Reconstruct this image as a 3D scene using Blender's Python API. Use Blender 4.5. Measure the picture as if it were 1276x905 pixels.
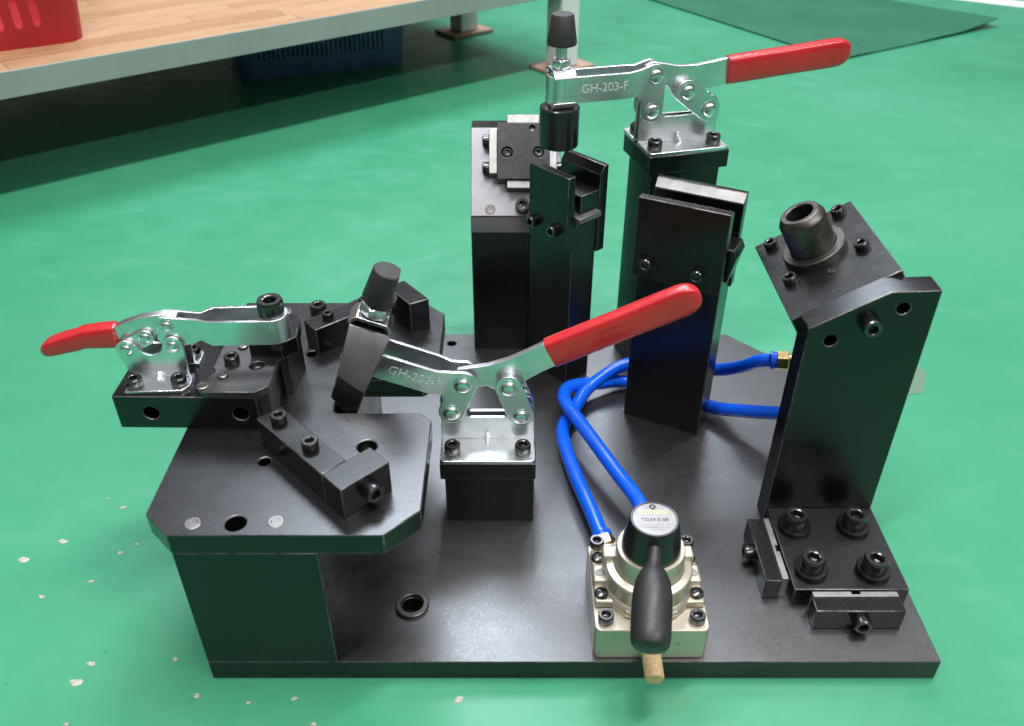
import bpy, bmesh, math, random
from mathutils import Matrix, Vector
R = math.radians
S = 0.001                      # everything below is written in millimetres
random.seed(7)
scene = bpy.context.scene
for o in list(bpy.data.objects):
    bpy.data.objects.remove(o)
COL = scene.collection

# ------------------------------------------------------------------ camera
cam = bpy.data.cameras.new('camera')
cam.sensor_width = 36.0
cam.lens = 36.0 * 1071 / 1276
cam.clip_start, cam.clip_end = 0.01, 60
cam.dof.use_dof = True
cam.dof.focus_distance = 0.66
cam.dof.aperture_fstop = 10.5
camo = bpy.data.objects.new('camera', cam)
COL.objects.link(camo)
camo.location = (0, 0, 0.503)
camo.rotation_euler = (R(90 - 35.4), 0, 0)
scene.camera = camo

# ------------------------------------------------------------------ room light
world = bpy.data.worlds.new('World')
scene.world = world
world.use_nodes = True
wn = world.node_tree
wn.nodes.clear()
w_out = wn.nodes.new('ShaderNodeOutputWorld')
w_bg = wn.nodes.new('ShaderNodeBackground')
w_tc = wn.nodes.new('ShaderNodeTexCoord')
w_sep = wn.nodes.new('ShaderNodeSeparateXYZ')
w_rmp = wn.nodes.new('ShaderNodeValToRGB')
wn.links.new(w_tc.outputs['Generated'], w_sep.inputs[0])
wn.links.new(w_sep.outputs['Z'], w_rmp.inputs[0])
wn.links.new(w_rmp.outputs[0], w_bg.inputs[0])
wn.links.new(w_bg.outputs[0], w_out.inputs[0])
cr = w_rmp.color_ramp
cr.elements[0].position = 0.0
cr.elements[0].color = (0.10, 0.098, 0.095, 1)
cr.elements[1].position = 0.85
cr.elements[1].color = (0.98, 1.04, 1.16, 1)
e = cr.elements.new(0.30); e.color = (0.40, 0.375, 0.35, 1)
e = cr.elements.new(0.50); e.color = (0.62, 0.585, 0.56, 1)
e = cr.elements.new(0.68); e.color = (0.93, 0.96, 1.05, 1)
w_bg.inputs[1].default_value = 0.50


def tube_light(x, y, z, length, width, power, name, col=(1, 0.985, 0.96)):
    """a row of ceiling tubes, running the same way as the bench"""
    l = bpy.data.lights.new(name, 'AREA')
    l.shape = 'RECTANGLE'
    l.size, l.size_y = length, width
    l.energy = power
    l.color = col
    o = bpy.data.objects.new(name, l)
    COL.objects.link(o)
    o.location = (x, y, z)
    o.rotation_euler = (0, 0, math.atan2(0.612, 0.79))
    return o


tube_light(0.10, 0.50, 2.6, 2.6, 0.16, 92, 'ceiling_tubes_near')
tube_light(1.62, -1.19, 2.6, 3.2, 0.16, 78, 'ceiling_tubes_behind')
tube_light(-0.05, 2.75, 2.6, 2.0, 0.9, 100, 'ceiling_tubes_far', (0.78, 0.87, 1))
scene.view_settings.view_transform = 'Standard'
scene.view_settings.look = 'None'
scene.view_settings.exposure = 0.0
scene.view_settings.gamma = 1.0
scene.view_settings.use_curve_mapping = False

# ------------------------------------------------------------------ materials
MATS = {}


def new_mat(name):
    m = bpy.data.materials.new(name)
    m.use_nodes = True
    nt = m.node_tree
    b = nt.nodes['Principled BSDF']
    MATS[name] = m
    return m, nt, b


def coords(nt, scale=(1, 1, 1), rot=(0, 0, 0)):
    tc = nt.nodes.new('ShaderNodeTexCoord')
    mp = nt.nodes.new('ShaderNodeMapping')
    mp.inputs['Scale'].default_value = scale
    mp.inputs['Rotation'].default_value = rot
    nt.links.new(tc.outputs['Object'], mp.inputs[0])
    return mp.outputs[0]


def noise(nt, vec, scale, detail=4, rough=0.6, dist=0):
    n = nt.nodes.new('ShaderNodeTexNoise')
    n.inputs['Scale'].default_value = scale
    n.inputs['Detail'].default_value = detail
    n.inputs['Roughness'].default_value = rough
    n.inputs['Distortion'].default_value = dist
    if vec is not None:
        nt.links.new(vec, n.inputs['Vector'])
    return n.outputs['Fac']


def ramp(nt, fac, stops):
    r = nt.nodes.new('ShaderNodeValToRGB')
    els = r.color_ramp.elements
    els[0].position, els[0].color = stops[0][0], stops[0][1]
    els[1].position, els[1].color = stops[-1][0], stops[-1][1]
    for p, c in stops[1:-1]:
        e = els.new(p); e.color = c
    nt.links.new(fac, r.inputs[0])
    return r.outputs[0]


def rng(nt, fac, a, b, lo=0.3, hi=0.7):
    m = nt.nodes.new('ShaderNodeMapRange')
    m.inputs['From Min'].default_value = lo
    m.inputs['From Max'].default_value = hi
    m.inputs['To Min'].default_value = a
    m.inputs['To Max'].default_value = b
    nt.links.new(fac, m.inputs[0])
    return m.outputs[0]


def mix(nt, fac, a, b, mode='MIX'):
    m = nt.nodes.new('ShaderNodeMix')
    m.data_type = 'RGBA'
    m.blend_type = mode
    for sock, v in ((m.inputs[0], fac), (m.inputs[6], a), (m.inputs[7], b)):
        if hasattr(v, 'is_output') or hasattr(v, 'links'):
            nt.links.new(v, sock)
        else:
            sock.default_value = v
    return m.outputs[2]


def bump(nt, b, h, strength, dist=0.001):
    n = nt.nodes.new('ShaderNodeBump')
    n.inputs['Strength'].default_value = strength
    n.inputs['Distance'].default_value = dist
    nt.links.new(h, n.inputs['Height'])
    nt.links.new(n.outputs[0], b.inputs['Normal'])


def c4(r, g, b_):
    return (r, g, b_, 1)


def simple(name, col, rough=0.4, metal=0.0, ior=1.5, nscale=90, var=0.12, bmp=0.0, rvar=0.08):
    m, nt, b = new_mat(name)
    v = coords(nt)
    f = noise(nt, v, nscale, 5)
    lo = tuple(c * (1 - var) for c in col) + (1,)
    hi = tuple(min(1, c * (1 + var)) for c in col) + (1,)
    nt.links.new(ramp(nt, f, [(0.3, lo), (0.7, hi)]), b.inputs['Base Color'])
    f2 = noise(nt, v, nscale * 0.35, 6)
    nt.links.new(rng(nt, f2, max(0.02, rough - rvar), rough + rvar), b.inputs['Roughness'])
    b.inputs['Metallic'].default_value = metal
    b.inputs['IOR'].default_value = ior
    if bmp:
        f3 = noise(nt, v, nscale * 6, 3)
        bump(nt, b, f3, bmp, 0.0004)
    return m


def black_oxide(name, brush=(1, 1, 1), rough=0.26, col=0.0035, ior=1.52, streak=0.03, bmp=0.0, speck_v=0.005, var=0.09):
    """blackened tool steel: dark, faintly patchy, fine milling marks"""
    m, nt, b = new_mat(name)
    v = coords(nt)
    vb = coords(nt, brush)
    patch = noise(nt, v, 11, 4, 0.55, 0.4)
    fine = noise(nt, vb, 900, 3, 0.6)
    speck = noise(nt, v, 700, 2, 0.5)
    c = ramp(nt, patch, [(0.3, c4(col * 0.8, col * 0.85, col)), (0.55, c4(col, col, col * 1.1)),
                         (0.75, c4(col * 1.5, col * 1.4, col * 1.3))])
    worn = ramp(nt, speck, [(0.70, c4(0, 0, 0)), (0.80, c4(speck_v, speck_v, speck_v))])
    c = mix(nt, 1.0, c, worn, 'ADD')
    nt.links.new(c, b.inputs['Base Color'])
    smear = noise(nt, coords(nt, (1, 2.2, 1), (0, 0, R(35))), 26, 6, 0.7, 1.2)
    pm = nt.nodes.new('ShaderNodeMath'); pm.operation = 'MULTIPLY_ADD'
    nt.links.new(smear, pm.inputs[0]); pm.inputs[1].default_value = 0.6
    pm2 = nt.nodes.new('ShaderNodeMath'); pm2.operation = 'MULTIPLY'
    nt.links.new(patch, pm2.inputs[0]); pm2.inputs[1].default_value = 0.4
    nt.links.new(pm2.outputs[0], pm.inputs[2])
    r1 = rng(nt, pm.outputs[0], rough - var, rough + var)
    r2 = rng(nt, fine, -streak, streak)
    ad = nt.nodes.new('ShaderNodeMath'); ad.operation = 'ADD'
    nt.links.new(r1, ad.inputs[0]); nt.links.new(r2, ad.inputs[1])
    nt.links.new(ad.outputs[0], b.inputs['Roughness'])
    b.inputs['IOR'].default_value = ior
    if bmp:
        bump(nt, b, fine, bmp, 0.0001)
    return m


black_oxide('black_steel', (1, 1, 6))
black_oxide('black_steel_ground', (0.6, 2.4, 1), rough=0.34, col=0.007, ior=2.1, streak=0.085, speck_v=0.015, var=0.04)
black_oxide('black_steel_plate', (0.4, 6, 6), rough=0.28, col=0.006, ior=1.72, streak=0.07, var=0.05)
black_oxide('grey_steel', (8, 0.4, 8), rough=0.40, col=0.05, ior=2.6, streak=0.08)
black_oxide('screw_black', (1, 1, 1), rough=0.25, col=0.006, ior=1.9)
simple('bright_steel', (0.22, 0.205, 0.195), 0.36, 1.0, nscale=160, var=0.18, bmp=0.05)
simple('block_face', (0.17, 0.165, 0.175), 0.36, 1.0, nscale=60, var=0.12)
simple('shim_silver', (0.32, 0.31, 0.305), 0.46, 1.0, nscale=200, var=0.15, bmp=0.08)
simple('bush_steel', (0.13, 0.12, 0.112), 0.42, 1.0, nscale=120, var=0.2)
simple('bush_dark', (0.05, 0.047, 0.045), 0.34, 1.0, nscale=120, var=0.2)
simple('zinc', (0.76, 0.79, 0.81), 0.29, 1.0, nscale=60, var=0.10, bmp=0.04, rvar=0.07)
simple('zinc_etched', (0.66, 0.69, 0.68), 0.55, 0.2, nscale=60, var=0.05)
simple('dark_rubber', (0.030, 0.028, 0.028), 0.55, 0, nscale=150, bmp=0.05)
simple('black_plastic', (0.013, 0.013, 0.013), 0.22, 0, nscale=120)
simple('lever_plastic', (0.020, 0.019, 0.019), 0.46, 0, nscale=300, bmp=0.06)
simple('hole_dark', (0.006, 0.006, 0.006), 0.6)
simple('valve_silver', (0.50, 0.455, 0.37), 0.38, 0.70, nscale=300, var=0.04, bmp=0.02, rvar=0.05)
simple('brass', (0.75, 0.52, 0.22), 0.25, 1.0)
simple('silencer_bronze', (0.62, 0.44, 0.23), 0.7, 0.2, nscale=1100, var=0.4, bmp=0.6)
simple('label_silver', (0.28, 0.27, 0.265), 0.36, 0.3, nscale=500, var=0.05)
simple('label_gold', (0.80, 0.62, 0.22), 0.4, 0.3)
simple('ink_black', (0.012, 0.012, 0.012), 0.5)
simple('ink_grey', (0.22, 0.21, 0.21), 0.5)
simple('chamfer_steel', (0.62, 0.60, 0.60), 0.38, 1.0, nscale=90, var=0.15, bmp=0.05)
simple('slope_steel', (0.27, 0.26, 0.28), 0.40, 1.0, nscale=70, var=0.08, bmp=0.03)
simple('lip_paint', (0.24, 0.285, 0.27), 0.35, 0, nscale=8, var=0.10)
simple('post_paint', (0.62, 0.64, 0.62), 0.35, 0, nscale=10, var=0.08)
simple('rust_plate', (0.34, 0.22, 0.16), 0.6, 0.2, nscale=40, var=0.35)
simple('blue_plastic', (0.08, 0.15, 0.36), 0.4, 0, nscale=20, var=0.2)
simple('red_plastic', (0.36, 0.012, 0.016), 0.42, 0, nscale=20, var=0.12)
simple('floor_line', (0.70, 0.72, 0.68), 0.5, 0, nscale=20, var=0.1)

m, nt, b = new_mat('red_vinyl')
v = coords(nt)
nt.links.new(ramp(nt, noise(nt, v, 25, 4), [(0.3, c4(0.44, 0.008, 0.012)), (0.7, c4(0.53, 0.014, 0.018))]), b.inputs['Base Color'])
nt.links.new(rng(nt, noise(nt, v, 60, 5), 0.22, 0.38), b.inputs['Roughness'])
b.inputs['Coat Weight'].default_value = 0.6
b.inputs['Coat Roughness'].default_value = 0.12
bump(nt, b, noise(nt, v, 45, 3), 0.05, 0.002)

m, nt, b = new_mat('blue_hose')
b.inputs['Base Color'].default_value = c4(0.004, 0.10, 0.74)
b.inputs['Roughness'].default_value = 0.18
b.inputs['Subsurface Weight'].default_value = 0.12
b.inputs['Subsurface Radius'].default_value = (0.001, 0.002, 0.006)
v = coords(nt)
nt.links.new(rng(nt, noise(nt, v, 80, 4), 0.12, 0.30), b.inputs['Roughness'])

# green epoxy floor: coat laid with a roller, scuffs and small dark specks
m, nt, b = new_mat('green_epoxy')
v = coords(nt)
big = noise(nt, v, 2.2, 6, 0.6, 0.5)
med = noise(nt, v, 9, 5, 0.6, 0.8)
c = ramp(nt, big, [(0.32, c4(0.036, 0.238, 0.122)), (0.5, c4(0.045, 0.264, 0.142)), (0.70, c4(0.060, 0.286, 0.163))])
c = mix(nt, rng(nt, med, 0.0, 0.20, 0.55, 0.8), c, c4(0.085, 0.33, 0.205))
spk = noise(nt, v, 60, 3, 0.5)
c = mix(nt, rng(nt, spk, 0.0, 0.5, 0.71, 0.76), c, c4(0.035, 0.16, 0.09))
dust = noise(nt, coords(nt, (1, 1.7, 1), (0, 0, R(38))), 11, 6, 0.65, 1.0)
c = mix(nt, rng(nt, dust, 0.0, 0.12, 0.58, 0.75), c, c4(0.14, 0.35, 0.24))
scuff = noise(nt, coords(nt, (0.6, 9.0, 1), (0, 0, R(-20))), 7, 8, 0.75, 1.5)
c = mix(nt, rng(nt, scuff, 0.0, 0.22, 0.70, 0.84), c, c4(0.10, 0.27, 0.18))
grit = noise(nt, v, 160, 2, 0.5)
c = mix(nt, rng(nt, grit, 0.0, 0.6, 0.74, 0.80), c, c4(0.03, 0.12, 0.07))
nt.links.new(c, b.inputs['Base Color'])
nt.links.new(rng(nt, dust, 0.24, 0.42, 0.35, 0.65), b.inputs['Roughness'])
b.inputs['IOR'].default_value = 1.5
bump(nt, b, noise(nt, v, 35, 4), 0.07, 0.002)

# ribbed rubber mat
m, nt, b = new_mat('mat_rubber')
v = coords(nt)
wv = nt.nodes.new('ShaderNodeTexWave')
wv.wave_type = 'BANDS'; wv.bands_direction = 'X'
wv.inputs['Scale'].default_value = 24
wv.inputs['Distortion'].default_value = 0.4
nt.links.new(v, wv.inputs['Vector'])
mc = ramp(nt, noise(nt, v, 6, 5), [(0.3, c4(0.024, 0.125, 0.068)), (0.7, c4(0.040, 0.165, 0.096))])
rib = ramp(nt, wv.outputs['Fac'], [(0.2, c4(0.55, 0.55, 0.55)), (0.8, c4(1.5, 1.5, 1.5))])
nt.links.new(mix(nt, 1.0, mc, rib, 'MULTIPLY'), b.inputs['Base Color'])
b.inputs['Roughness'].default_value = 0.7
b.inputs['Specular IOR Level'].default_value = 0.15
bump(nt, b, wv.outputs['Fac'], 0.9, 0.004)

# pine staves
for i, tone in enumerate(((0.37, 0.205, 0.098), (0.40, 0.235, 0.118), (0.345, 0.187, 0.090), (0.42, 0.255, 0.135))):
    m, nt, b = new_mat('pine_%d' % i)
    v = coords(nt, (1.2, 12, 12))
    g = noise(nt, v, 6 + i, 6, 0.62, 1.2)
    dk = tuple(t * 0.68 for t in tone) + (1,)
    c = ramp(nt, g, [(0.3, dk), (0.5, tone + (1,)), (0.75, tuple(min(1, t * 1.15) for t in tone) + (1,))])
    nt.links.new(c, b.inputs['Base Color'])
    b.inputs['Roughness'].default_value = 0.55
    bump(nt, b, g, 0.08, 0.001)

# paint chips: pale filler with a brown heart
m, nt, b = new_mat('chip_filler')
v = coords(nt)
nt.links.new(ramp(nt, noise(nt, v, 420, 3), [(0.34, c4(0.30, 0.20, 0.12)), (0.42, c4(0.36, 0.36, 0.29)), (0.8, c4(0.50, 0.49, 0.43))]), b.inputs['Base Color'])
b.inputs['Roughness'].default_value = 0.8

# clear film
m, nt, b = new_mat('clear_film')
b.inputs['Base Color'].default_value = c4(0.22, 0.30, 0.22)
b.inputs['Alpha'].default_value = 0.35
b.inputs['Roughness'].default_value = 0.35

# ------------------------------------------------------------------ helpers
W = {}          # world matrices (metres) of every object, for parenting


def T(x=0, y=0, z=0):
    return Matrix.Translation((x, y, z))


def rot(a, ax='Z'):
    return Matrix.Rotation(R(a), 4, ax)


def to_m(M):
    M = M.copy()
    M.translation = M.translation * S
    return M


def finish(bm, smooth=30):
    bmesh.ops.recalc_face_normals(bm, faces=bm.faces[:])
    me = bpy.data.meshes.new('m')
    bm.to_mesh(me)
    bm.free()
    me.transform(Matrix.Scale(S, 4))
    if smooth:
        for p in me.polygons:
            p.use_smooth = True
        me.set_sharp_from_angle(angle=R(smooth))
    return me


def empty(name, M=None, parent=None):
    o = bpy.data.objects.new(name, None)
    COL.objects.link(o)
    o.empty_display_size = 0.02
    W[o] = to_m(M or Matrix())
    if parent:
        o.parent = parent
        o.matrix_local = W[parent].inverted() @ W[o]
    else:
        o.matrix_local = W[o]
    return o


def ob(name, me, mat, parent=None, M=None, bevel=0.0, label=None, cut=None):
    """one mesh object; M is its placement in mm, cut a list of bmeshes to subtract (local mm)"""
    if isinstance(me, bmesh.types.BMesh):
        me = finish(me)
    if cut:
        me = boolean(me, cut)
    me.name = name
    if mat and not me.materials:
        me.materials.append(MATS[mat])
    o = bpy.data.objects.new(name, me)
    COL.objects.link(o)
    W[o] = to_m(M or Matrix())
    if parent:
        o.parent = parent
        o.matrix_local = W[parent].inverted() @ W[o]
    else:
        o.matrix_local = W[o]
    if bevel:
        md = o.modifiers.new('bevel', 'BEVEL')
        md.width = bevel * S
        md.segments = 2
        md.limit_method = 'ANGLE'
        md.angle_limit = R(35)
    if label:
        o['label'] = label
    return o


def boolean(me, cutters):
    a = bpy.data.objects.new('tmp_a', me)
    COL.objects.link(a)
    bm = bmesh.new()
    for c in cutters:
        t = bpy.data.meshes.new('t')
        bmesh.ops.recalc_face_normals(c, faces=c.faces[:])
        c.to_mesh(t); c.free()
        bm.from_mesh(t)
        bpy.data.meshes.remove(t)
    cm = bpy.data.meshes.new('tmp_c')
    bm.to_mesh(cm); bm.free()
    cm.transform(Matrix.Scale(S, 4))
    c = bpy.data.objects.new('tmp_c', cm)
    COL.objects.link(c)
    md = a.modifiers.new('b', 'BOOLEAN')
    md.operation = 'DIFFERENCE'
    md.object = c
    md.solver = 'EXACT'
    dg = bpy.context.evaluated_depsgraph_get()
    dg.update()
    out = bpy.data.meshes.new_from_object(a.evaluated_get(dg))
    bpy.data.objects.remove(a)
    bpy.data.objects.remove(c)
    out.materials.clear()
    for p in out.polygons:
        p.use_smooth = True
    out.set_sharp_from_angle(angle=R(30))
    return out


def box(x0, x1, y0, y1, z0, z1, bm=None):
    bm = bm or bmesh.new()
    vs = [bm.verts.new((x, y, z)) for z in (z0, z1) for y in (y0, y1) for x in (x0, x1)]
    for f in ((0, 2, 3, 1), (4, 5, 7, 6), (0, 1, 5, 4), (2, 6, 7, 3), (0, 4, 6, 2), (1, 3, 7, 5)):
        bm.faces.new([vs[i] for i in f])
    return bm


def prism(pts, z0, z1, bm=None, axis='Z'):
    """polygon extruded; axis 'Z': pts are (x, y); axis 'Y': pts are (x, z), extruded along y"""
    bm = bm or bmesh.new()
    n = len(pts)
    if axis == 'Z':
        lo = [bm.verts.new((p[0], p[1], z0)) for p in pts]
        hi = [bm.verts.new((p[0], p[1], z1)) for p in pts]
    elif axis == 'Y':
        lo = [bm.verts.new((p[0], z0, p[1])) for p in pts]
        hi = [bm.verts.new((p[0], z1, p[1])) for p in pts]
    else:
        lo = [bm.verts.new((z0, p[0], p[1])) for p in pts]
        hi = [bm.verts.new((z1, p[0], p[1])) for p in pts]
    bm.faces.new(lo[::-1])
    bm.faces.new(hi)
    for i in range(n):
        j = (i + 1) % n
        bm.faces.new((lo[i], lo[j], hi[j], hi[i]))
    return bm


def lathe(prof, n=40, bm=None, M=None):
    """prof: (r, z) from bottom axis to top axis"""
    bm = bm or bmesh.new()
    rings = []
    for r, z in prof:
        if r < 1e-6:
            rings.append([bm.verts.new((0, 0, z))])
        else:
            rings.append([bm.verts.new((r * math.cos(2 * math.pi * i / n), r * math.sin(2 * math.pi * i / n), z)) for i in range(n)])
    for a, b_ in zip(rings, rings[1:]):
        for i in range(n):
            j = (i + 1) % n
            if len(a) == 1 and len(b_) == 1:
                continue
            if len(a) == 1:
                bm.faces.new((a[0], b_[j], b_[i]))
            elif len(b_) == 1:
                bm.faces.new((a[i], a[j], b_[0]))
            else:
                bm.faces.new((a[i], a[j], b_[j], b_[i]))
    if len(rings[0]) > 1:
        bm.faces.new(rings[0][::-1])
    if len(rings[-1]) > 1:
        bm.faces.new(rings[-1])
    if M is not None:
        bmesh.ops.transform(bm, matrix=M, verts=bm.verts[:])
    return bm


def cyl(r, z0, z1, n=32, M=None):
    return lathe([(r, z0), (r, z1)], n, None, M)


def ring(prof, n=40):
    """closed profile turned round the axis (a washer or bush)"""
    bm = bmesh.new()
    rings = [[bm.verts.new((r * math.cos(2 * math.pi * i / n), r * math.sin(2 * math.pi * i / n), z)) for i in range(n)] for r, z in prof]
    k = len(rings)
    for q in range(k):
        a, b_ = rings[q], rings[(q + 1) % k]
        for i in range(n):
            j = (i + 1) % n
            bm.faces.new((a[i], a[j], b_[j], b_[i]))
    return bm


def arc(cx, cy, r, a0, a1, n=8):
    return [(cx + r * math.cos(R(a0 + (a1 - a0) * i / n)), cy + r * math.sin(R(a0 + (a1 - a0) * i / n))) for i in range(n + 1)]


_screw = {}


def screw_mesh(d, h, hexw):
    """socket cap screw head, seat at z = 0, with knurled side and hexagon socket"""
    key = (d, h, hexw)
    if key in _screw:
        return _screw[key]
    n = 48
    bm = bmesh.new()
    r = d / 2
    ap = hexw / 2

    def circ(rad, z, kn=0.0):
        return [bm.verts.new(((rad + (kn if i % 2 else -kn)) * math.cos(2 * math.pi * i / n), (rad + (kn if i % 2 else -kn)) * math.sin(2 * math.pi * i / n), z)) for i in range(n)]

    def hexr(z, k=1.0):
        out = []
        for i in range(n):
            a = 2 * math.pi * i / n
            q = (a % (math.pi / 3)) - math.pi / 6
            rr = ap * k / math.cos(q)
            out.append(bm.verts.new((rr * math.cos(a), rr * math.sin(a), z)))
        return out
    rings = [circ(r - 0.25, 0), circ(r - 0.08, h * 0.08, 0.09), circ(r - 0.08, h * 0.80, 0.09), circ(r - 0.12, h * 0.86), circ(r - 0.75, h),
             circ(ap * 1.30, h), circ(ap * 1.20, h - 0.25), hexr(h - 0.5), hexr(h * 0.42), circ(ap * 0.5, h * 0.36)]
    for a, b_ in zip(rings, rings[1:]):
        for i in range(n):
            j = (i + 1) % n
            bm.faces.new((a[i], a[j], b_[j], b_[i]))
    bm.faces.new(rings[0][::-1])
    bm.faces.new(rings[-1])
    me = finish(bm, 24)
    _screw[key] = me
    return me


SIZES = {5: (8.5, 5, 4), 6: (10.4, 6, 5), 7: (12, 7, 6), 8: (13, 8, 6), 10: (16.5, 10, 8)}


def screw(parent, M, size=6, name='screw'):
    d, h, k = SIZES[size]
    return ob(name, screw_mesh(d, h, k), 'screw_black', parent, M @ rot(random.uniform(0, 360)))


def pin(parent, M, r=5.0, h=0.4, mat='bright_steel', name='dowel_pin'):
    return ob(name, lathe([(r, -3), (r, h - 0.3), (r - 0.5, h), (r * 0.55, h), (r * 0.5, h - 0.25), (0, h - 0.25)], 32), mat, parent, M)


def tag(o, label, cat, group=None):
    o['label'] = label
    o['category'] = cat
    if group:
        o['group'] = group
    return o


def struct(o):
    o['kind'] = 'structure'
    return o


def text_mesh(body, size, extrude, name='lettering'):
    cu = bpy.data.curves.new('t', 'FONT')
    cu.body = body
    cu.size = size * S
    cu.extrude = extrude * S
    cu.align_x = 'CENTER'
    cu.align_y = 'CENTER'
    o = bpy.data.objects.new('t', cu)
    COL.objects.link(o)
    dg = bpy.context.evaluated_depsgraph_get()
    dg.update()
    me = bpy.data.meshes.new_from_object(o.evaluated_get(dg))
    bpy.data.objects.remove(o)
    me.materials.clear()
    me.name = name
    return me


def tube_path(pts, r, n=20, sub=10):
    """round tube through mm points (Catmull-Rom)"""
    P = [Vector(p) for p in pts]
    P = [P[0] * 2 - P[1]] + P + [P[-1] * 2 - P[-2]]
    path = []
    for i in range(1, len(P) - 2):
        for k in range(sub):
            t = k / sub
            p0, p1, p2, p3 = P[i - 1:i + 3]
            path.append(0.5 * ((2 * p1) + (p2 - p0) * t + (2 * p0 - 5 * p1 + 4 * p2 - p3) * t * t + (3 * p1 - p0 - 3 * p2 + p3) * t ** 3))
    path.append(P[-2])
    bm = bmesh.new()
    rings = []
    up = Vector((0, 0, 1))
    for i, p in enumerate(path):
        t = (path[min(i + 1, len(path) - 1)] - path[max(i - 1, 0)]).normalized()
        a = t.cross(up).normalized()
        b_ = a.cross(t).normalized()
        rings.append([bm.verts.new(p + r * (math.cos(2 * math.pi * k / n) * a + math.sin(2 * math.pi * k / n) * b_)) for k in range(n)])
    for a, b_ in zip(rings, rings[1:]):
        for k in range(n):
            j = (k + 1) % n
            bm.faces.new((a[k], a[j], b_[j], b_[k]))
    bm.faces.new(rings[0][::-1])
    bm.faces.new(rings[-1])
    return bm, path


def frame(o, ex, ez):
    """matrix with origin o, local x along ex, local z along ez"""
    ez = Vector(ez).normalized()
    ex = Vector(ex)
    ex = (ex - ex.dot(ez) * ez).normalized()
    ey = ez.cross(ex)
    M = Matrix((ex, ey, ez)).transposed().to_4x4()
    M.translation = Vector(o)
    return M


# ------------------------------------------------------------------ the setting
floor = struct(ob('floor', box(-6000, 6000, -3000, 8000, -30, 0), 'green_epoxy'))
floor['label'] = 'glossy green epoxy floor'


def chip(x, y, r):
    n = 14
    pts = []
    ph = random.uniform(0, 6)
    for i in range(n):
        a = 2 * math.pi * i / n
        rr = r * (0.9 + 0.16 * math.sin(2 * a + ph) + random.uniform(-0.2, 0.2))
        pts.append((max(0.3 * r, rr) * math.cos(a), max(0.3 * r, rr) * 0.8 * math.sin(a)))
    bm = bmesh.new()
    vs = [bm.verts.new((p[0], p[1], 0.2)) for p in pts]
    inn = [bm.verts.new((p[0] * 0.6, p[1] * 0.6, random.uniform(0.5, 1.0))) for p in pts]
    for i in range(n):
        j = (i + 1) % n
        bm.faces.new((vs[i], vs[j], inn[j], inn[i]))
    c = bm.verts.new((0, 0, 0.5))
    for i in range(n):
        bm.faces.new((inn[i], inn[(i + 1) % n], c))
    ob('paint_chip', bm, 'chip_filler', floor, T(x, y, 0))


for x, y, r in ((-318, 504, 3.1), (-351, 467, 3.7), (-373, 448, 3.7), (-302, 455, 2.5), (-344, 413, 3.1), (-313, 427, 2.2), (-285, 356, 3.7),
                (-289, 342, 3.7), (-334, 514, 1.6), (-292, 464, 1.6), (-206, 332, 2.8), (-171, 327, 2.2), (-142, 330, 2.8), (-35, 329, 3.4),
                (-126, 312, 2.5), (-229, 360, 1.9), (-283, 312, 1.6)):
    chip(x, y, r * random.uniform(0.75, 1.15))
ob('floor_marking', prism([(1095, 2278), (1490, 2028), (1520, 2088), (1125, 2338)], 0.2, 1.0), 'floor_line', floor)

# bench: lower shelf of pine staves in a painted angle frame
BA = math.degrees(math.atan2(0.612, 0.79))
BM = T(-655, 1091, 0) @ rot(BA)              # local x along the lip, y inwards
bench = empty('workbench', BM)
tag(bench, 'low bench shelf of pine boards in a pale grey painted frame', 'workbench')
LIPZ, LIPT, BL, BD = 140, 173, 992, 900
lip = prism([(0, LIPZ), (3, LIPZ), (3, LIPT - 20), (34, LIPT - 20), (34, LIPT - 17), (3, LIPT - 17), (3, LIPT), (0, LIPT)], -700, BL - 20, axis='X')
ob('front_rail', lip, 'lip_paint', bench, BM, 0.6)
ob('end_rail', box(BL - 3, BL, 25, BD, LIPZ, LIPT), 'lip_paint', bench, BM, 0.6)
ob('back_rail', box(-700, BL - 3, BD, BD + 3, LIPZ, LIPT), 'lip_paint', bench, BM, 0.6)
y = 4.0
k = 0
while y < BD - 20:
    wdt = random.choice((38, 44, 50))
    x = -690 + random.uniform(-150, 0)
    while x < BL - 12:
        ln = random.uniform(230, 420)
        x0, x1 = max(x, -690), min(x + ln, BL - 12)
        if x1 - x0 > 20:
            bb = box(-(x1 - x0) / 2, (x1 - x0) / 2, 0, wdt - 0.4, 0, 15 + random.uniform(-0.4, 0.2))
            ob('plank', bb, 'pine_%d' % random.choice((0, 1, 1, 2, 3, 3)), bench, BM @ T((x0 + x1) / 2, y, LIPT - 16.9), 0.5)
        x += ln + 0.4
    y += wdt
for (lx, ly) in ((BL - 24, 22), (BL - 24, 352)):
    pt = ob('post', box(-22, 22, -22, 22, 8, 900), 'post_paint', bench, BM @ T(lx, ly, 0), 2)
    ob('foot_plate', box(-52, 52, -38, 38, 0.5, 8), 'rust_plate', pt, BM @ T(lx, ly, 0), 1.5)


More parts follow.
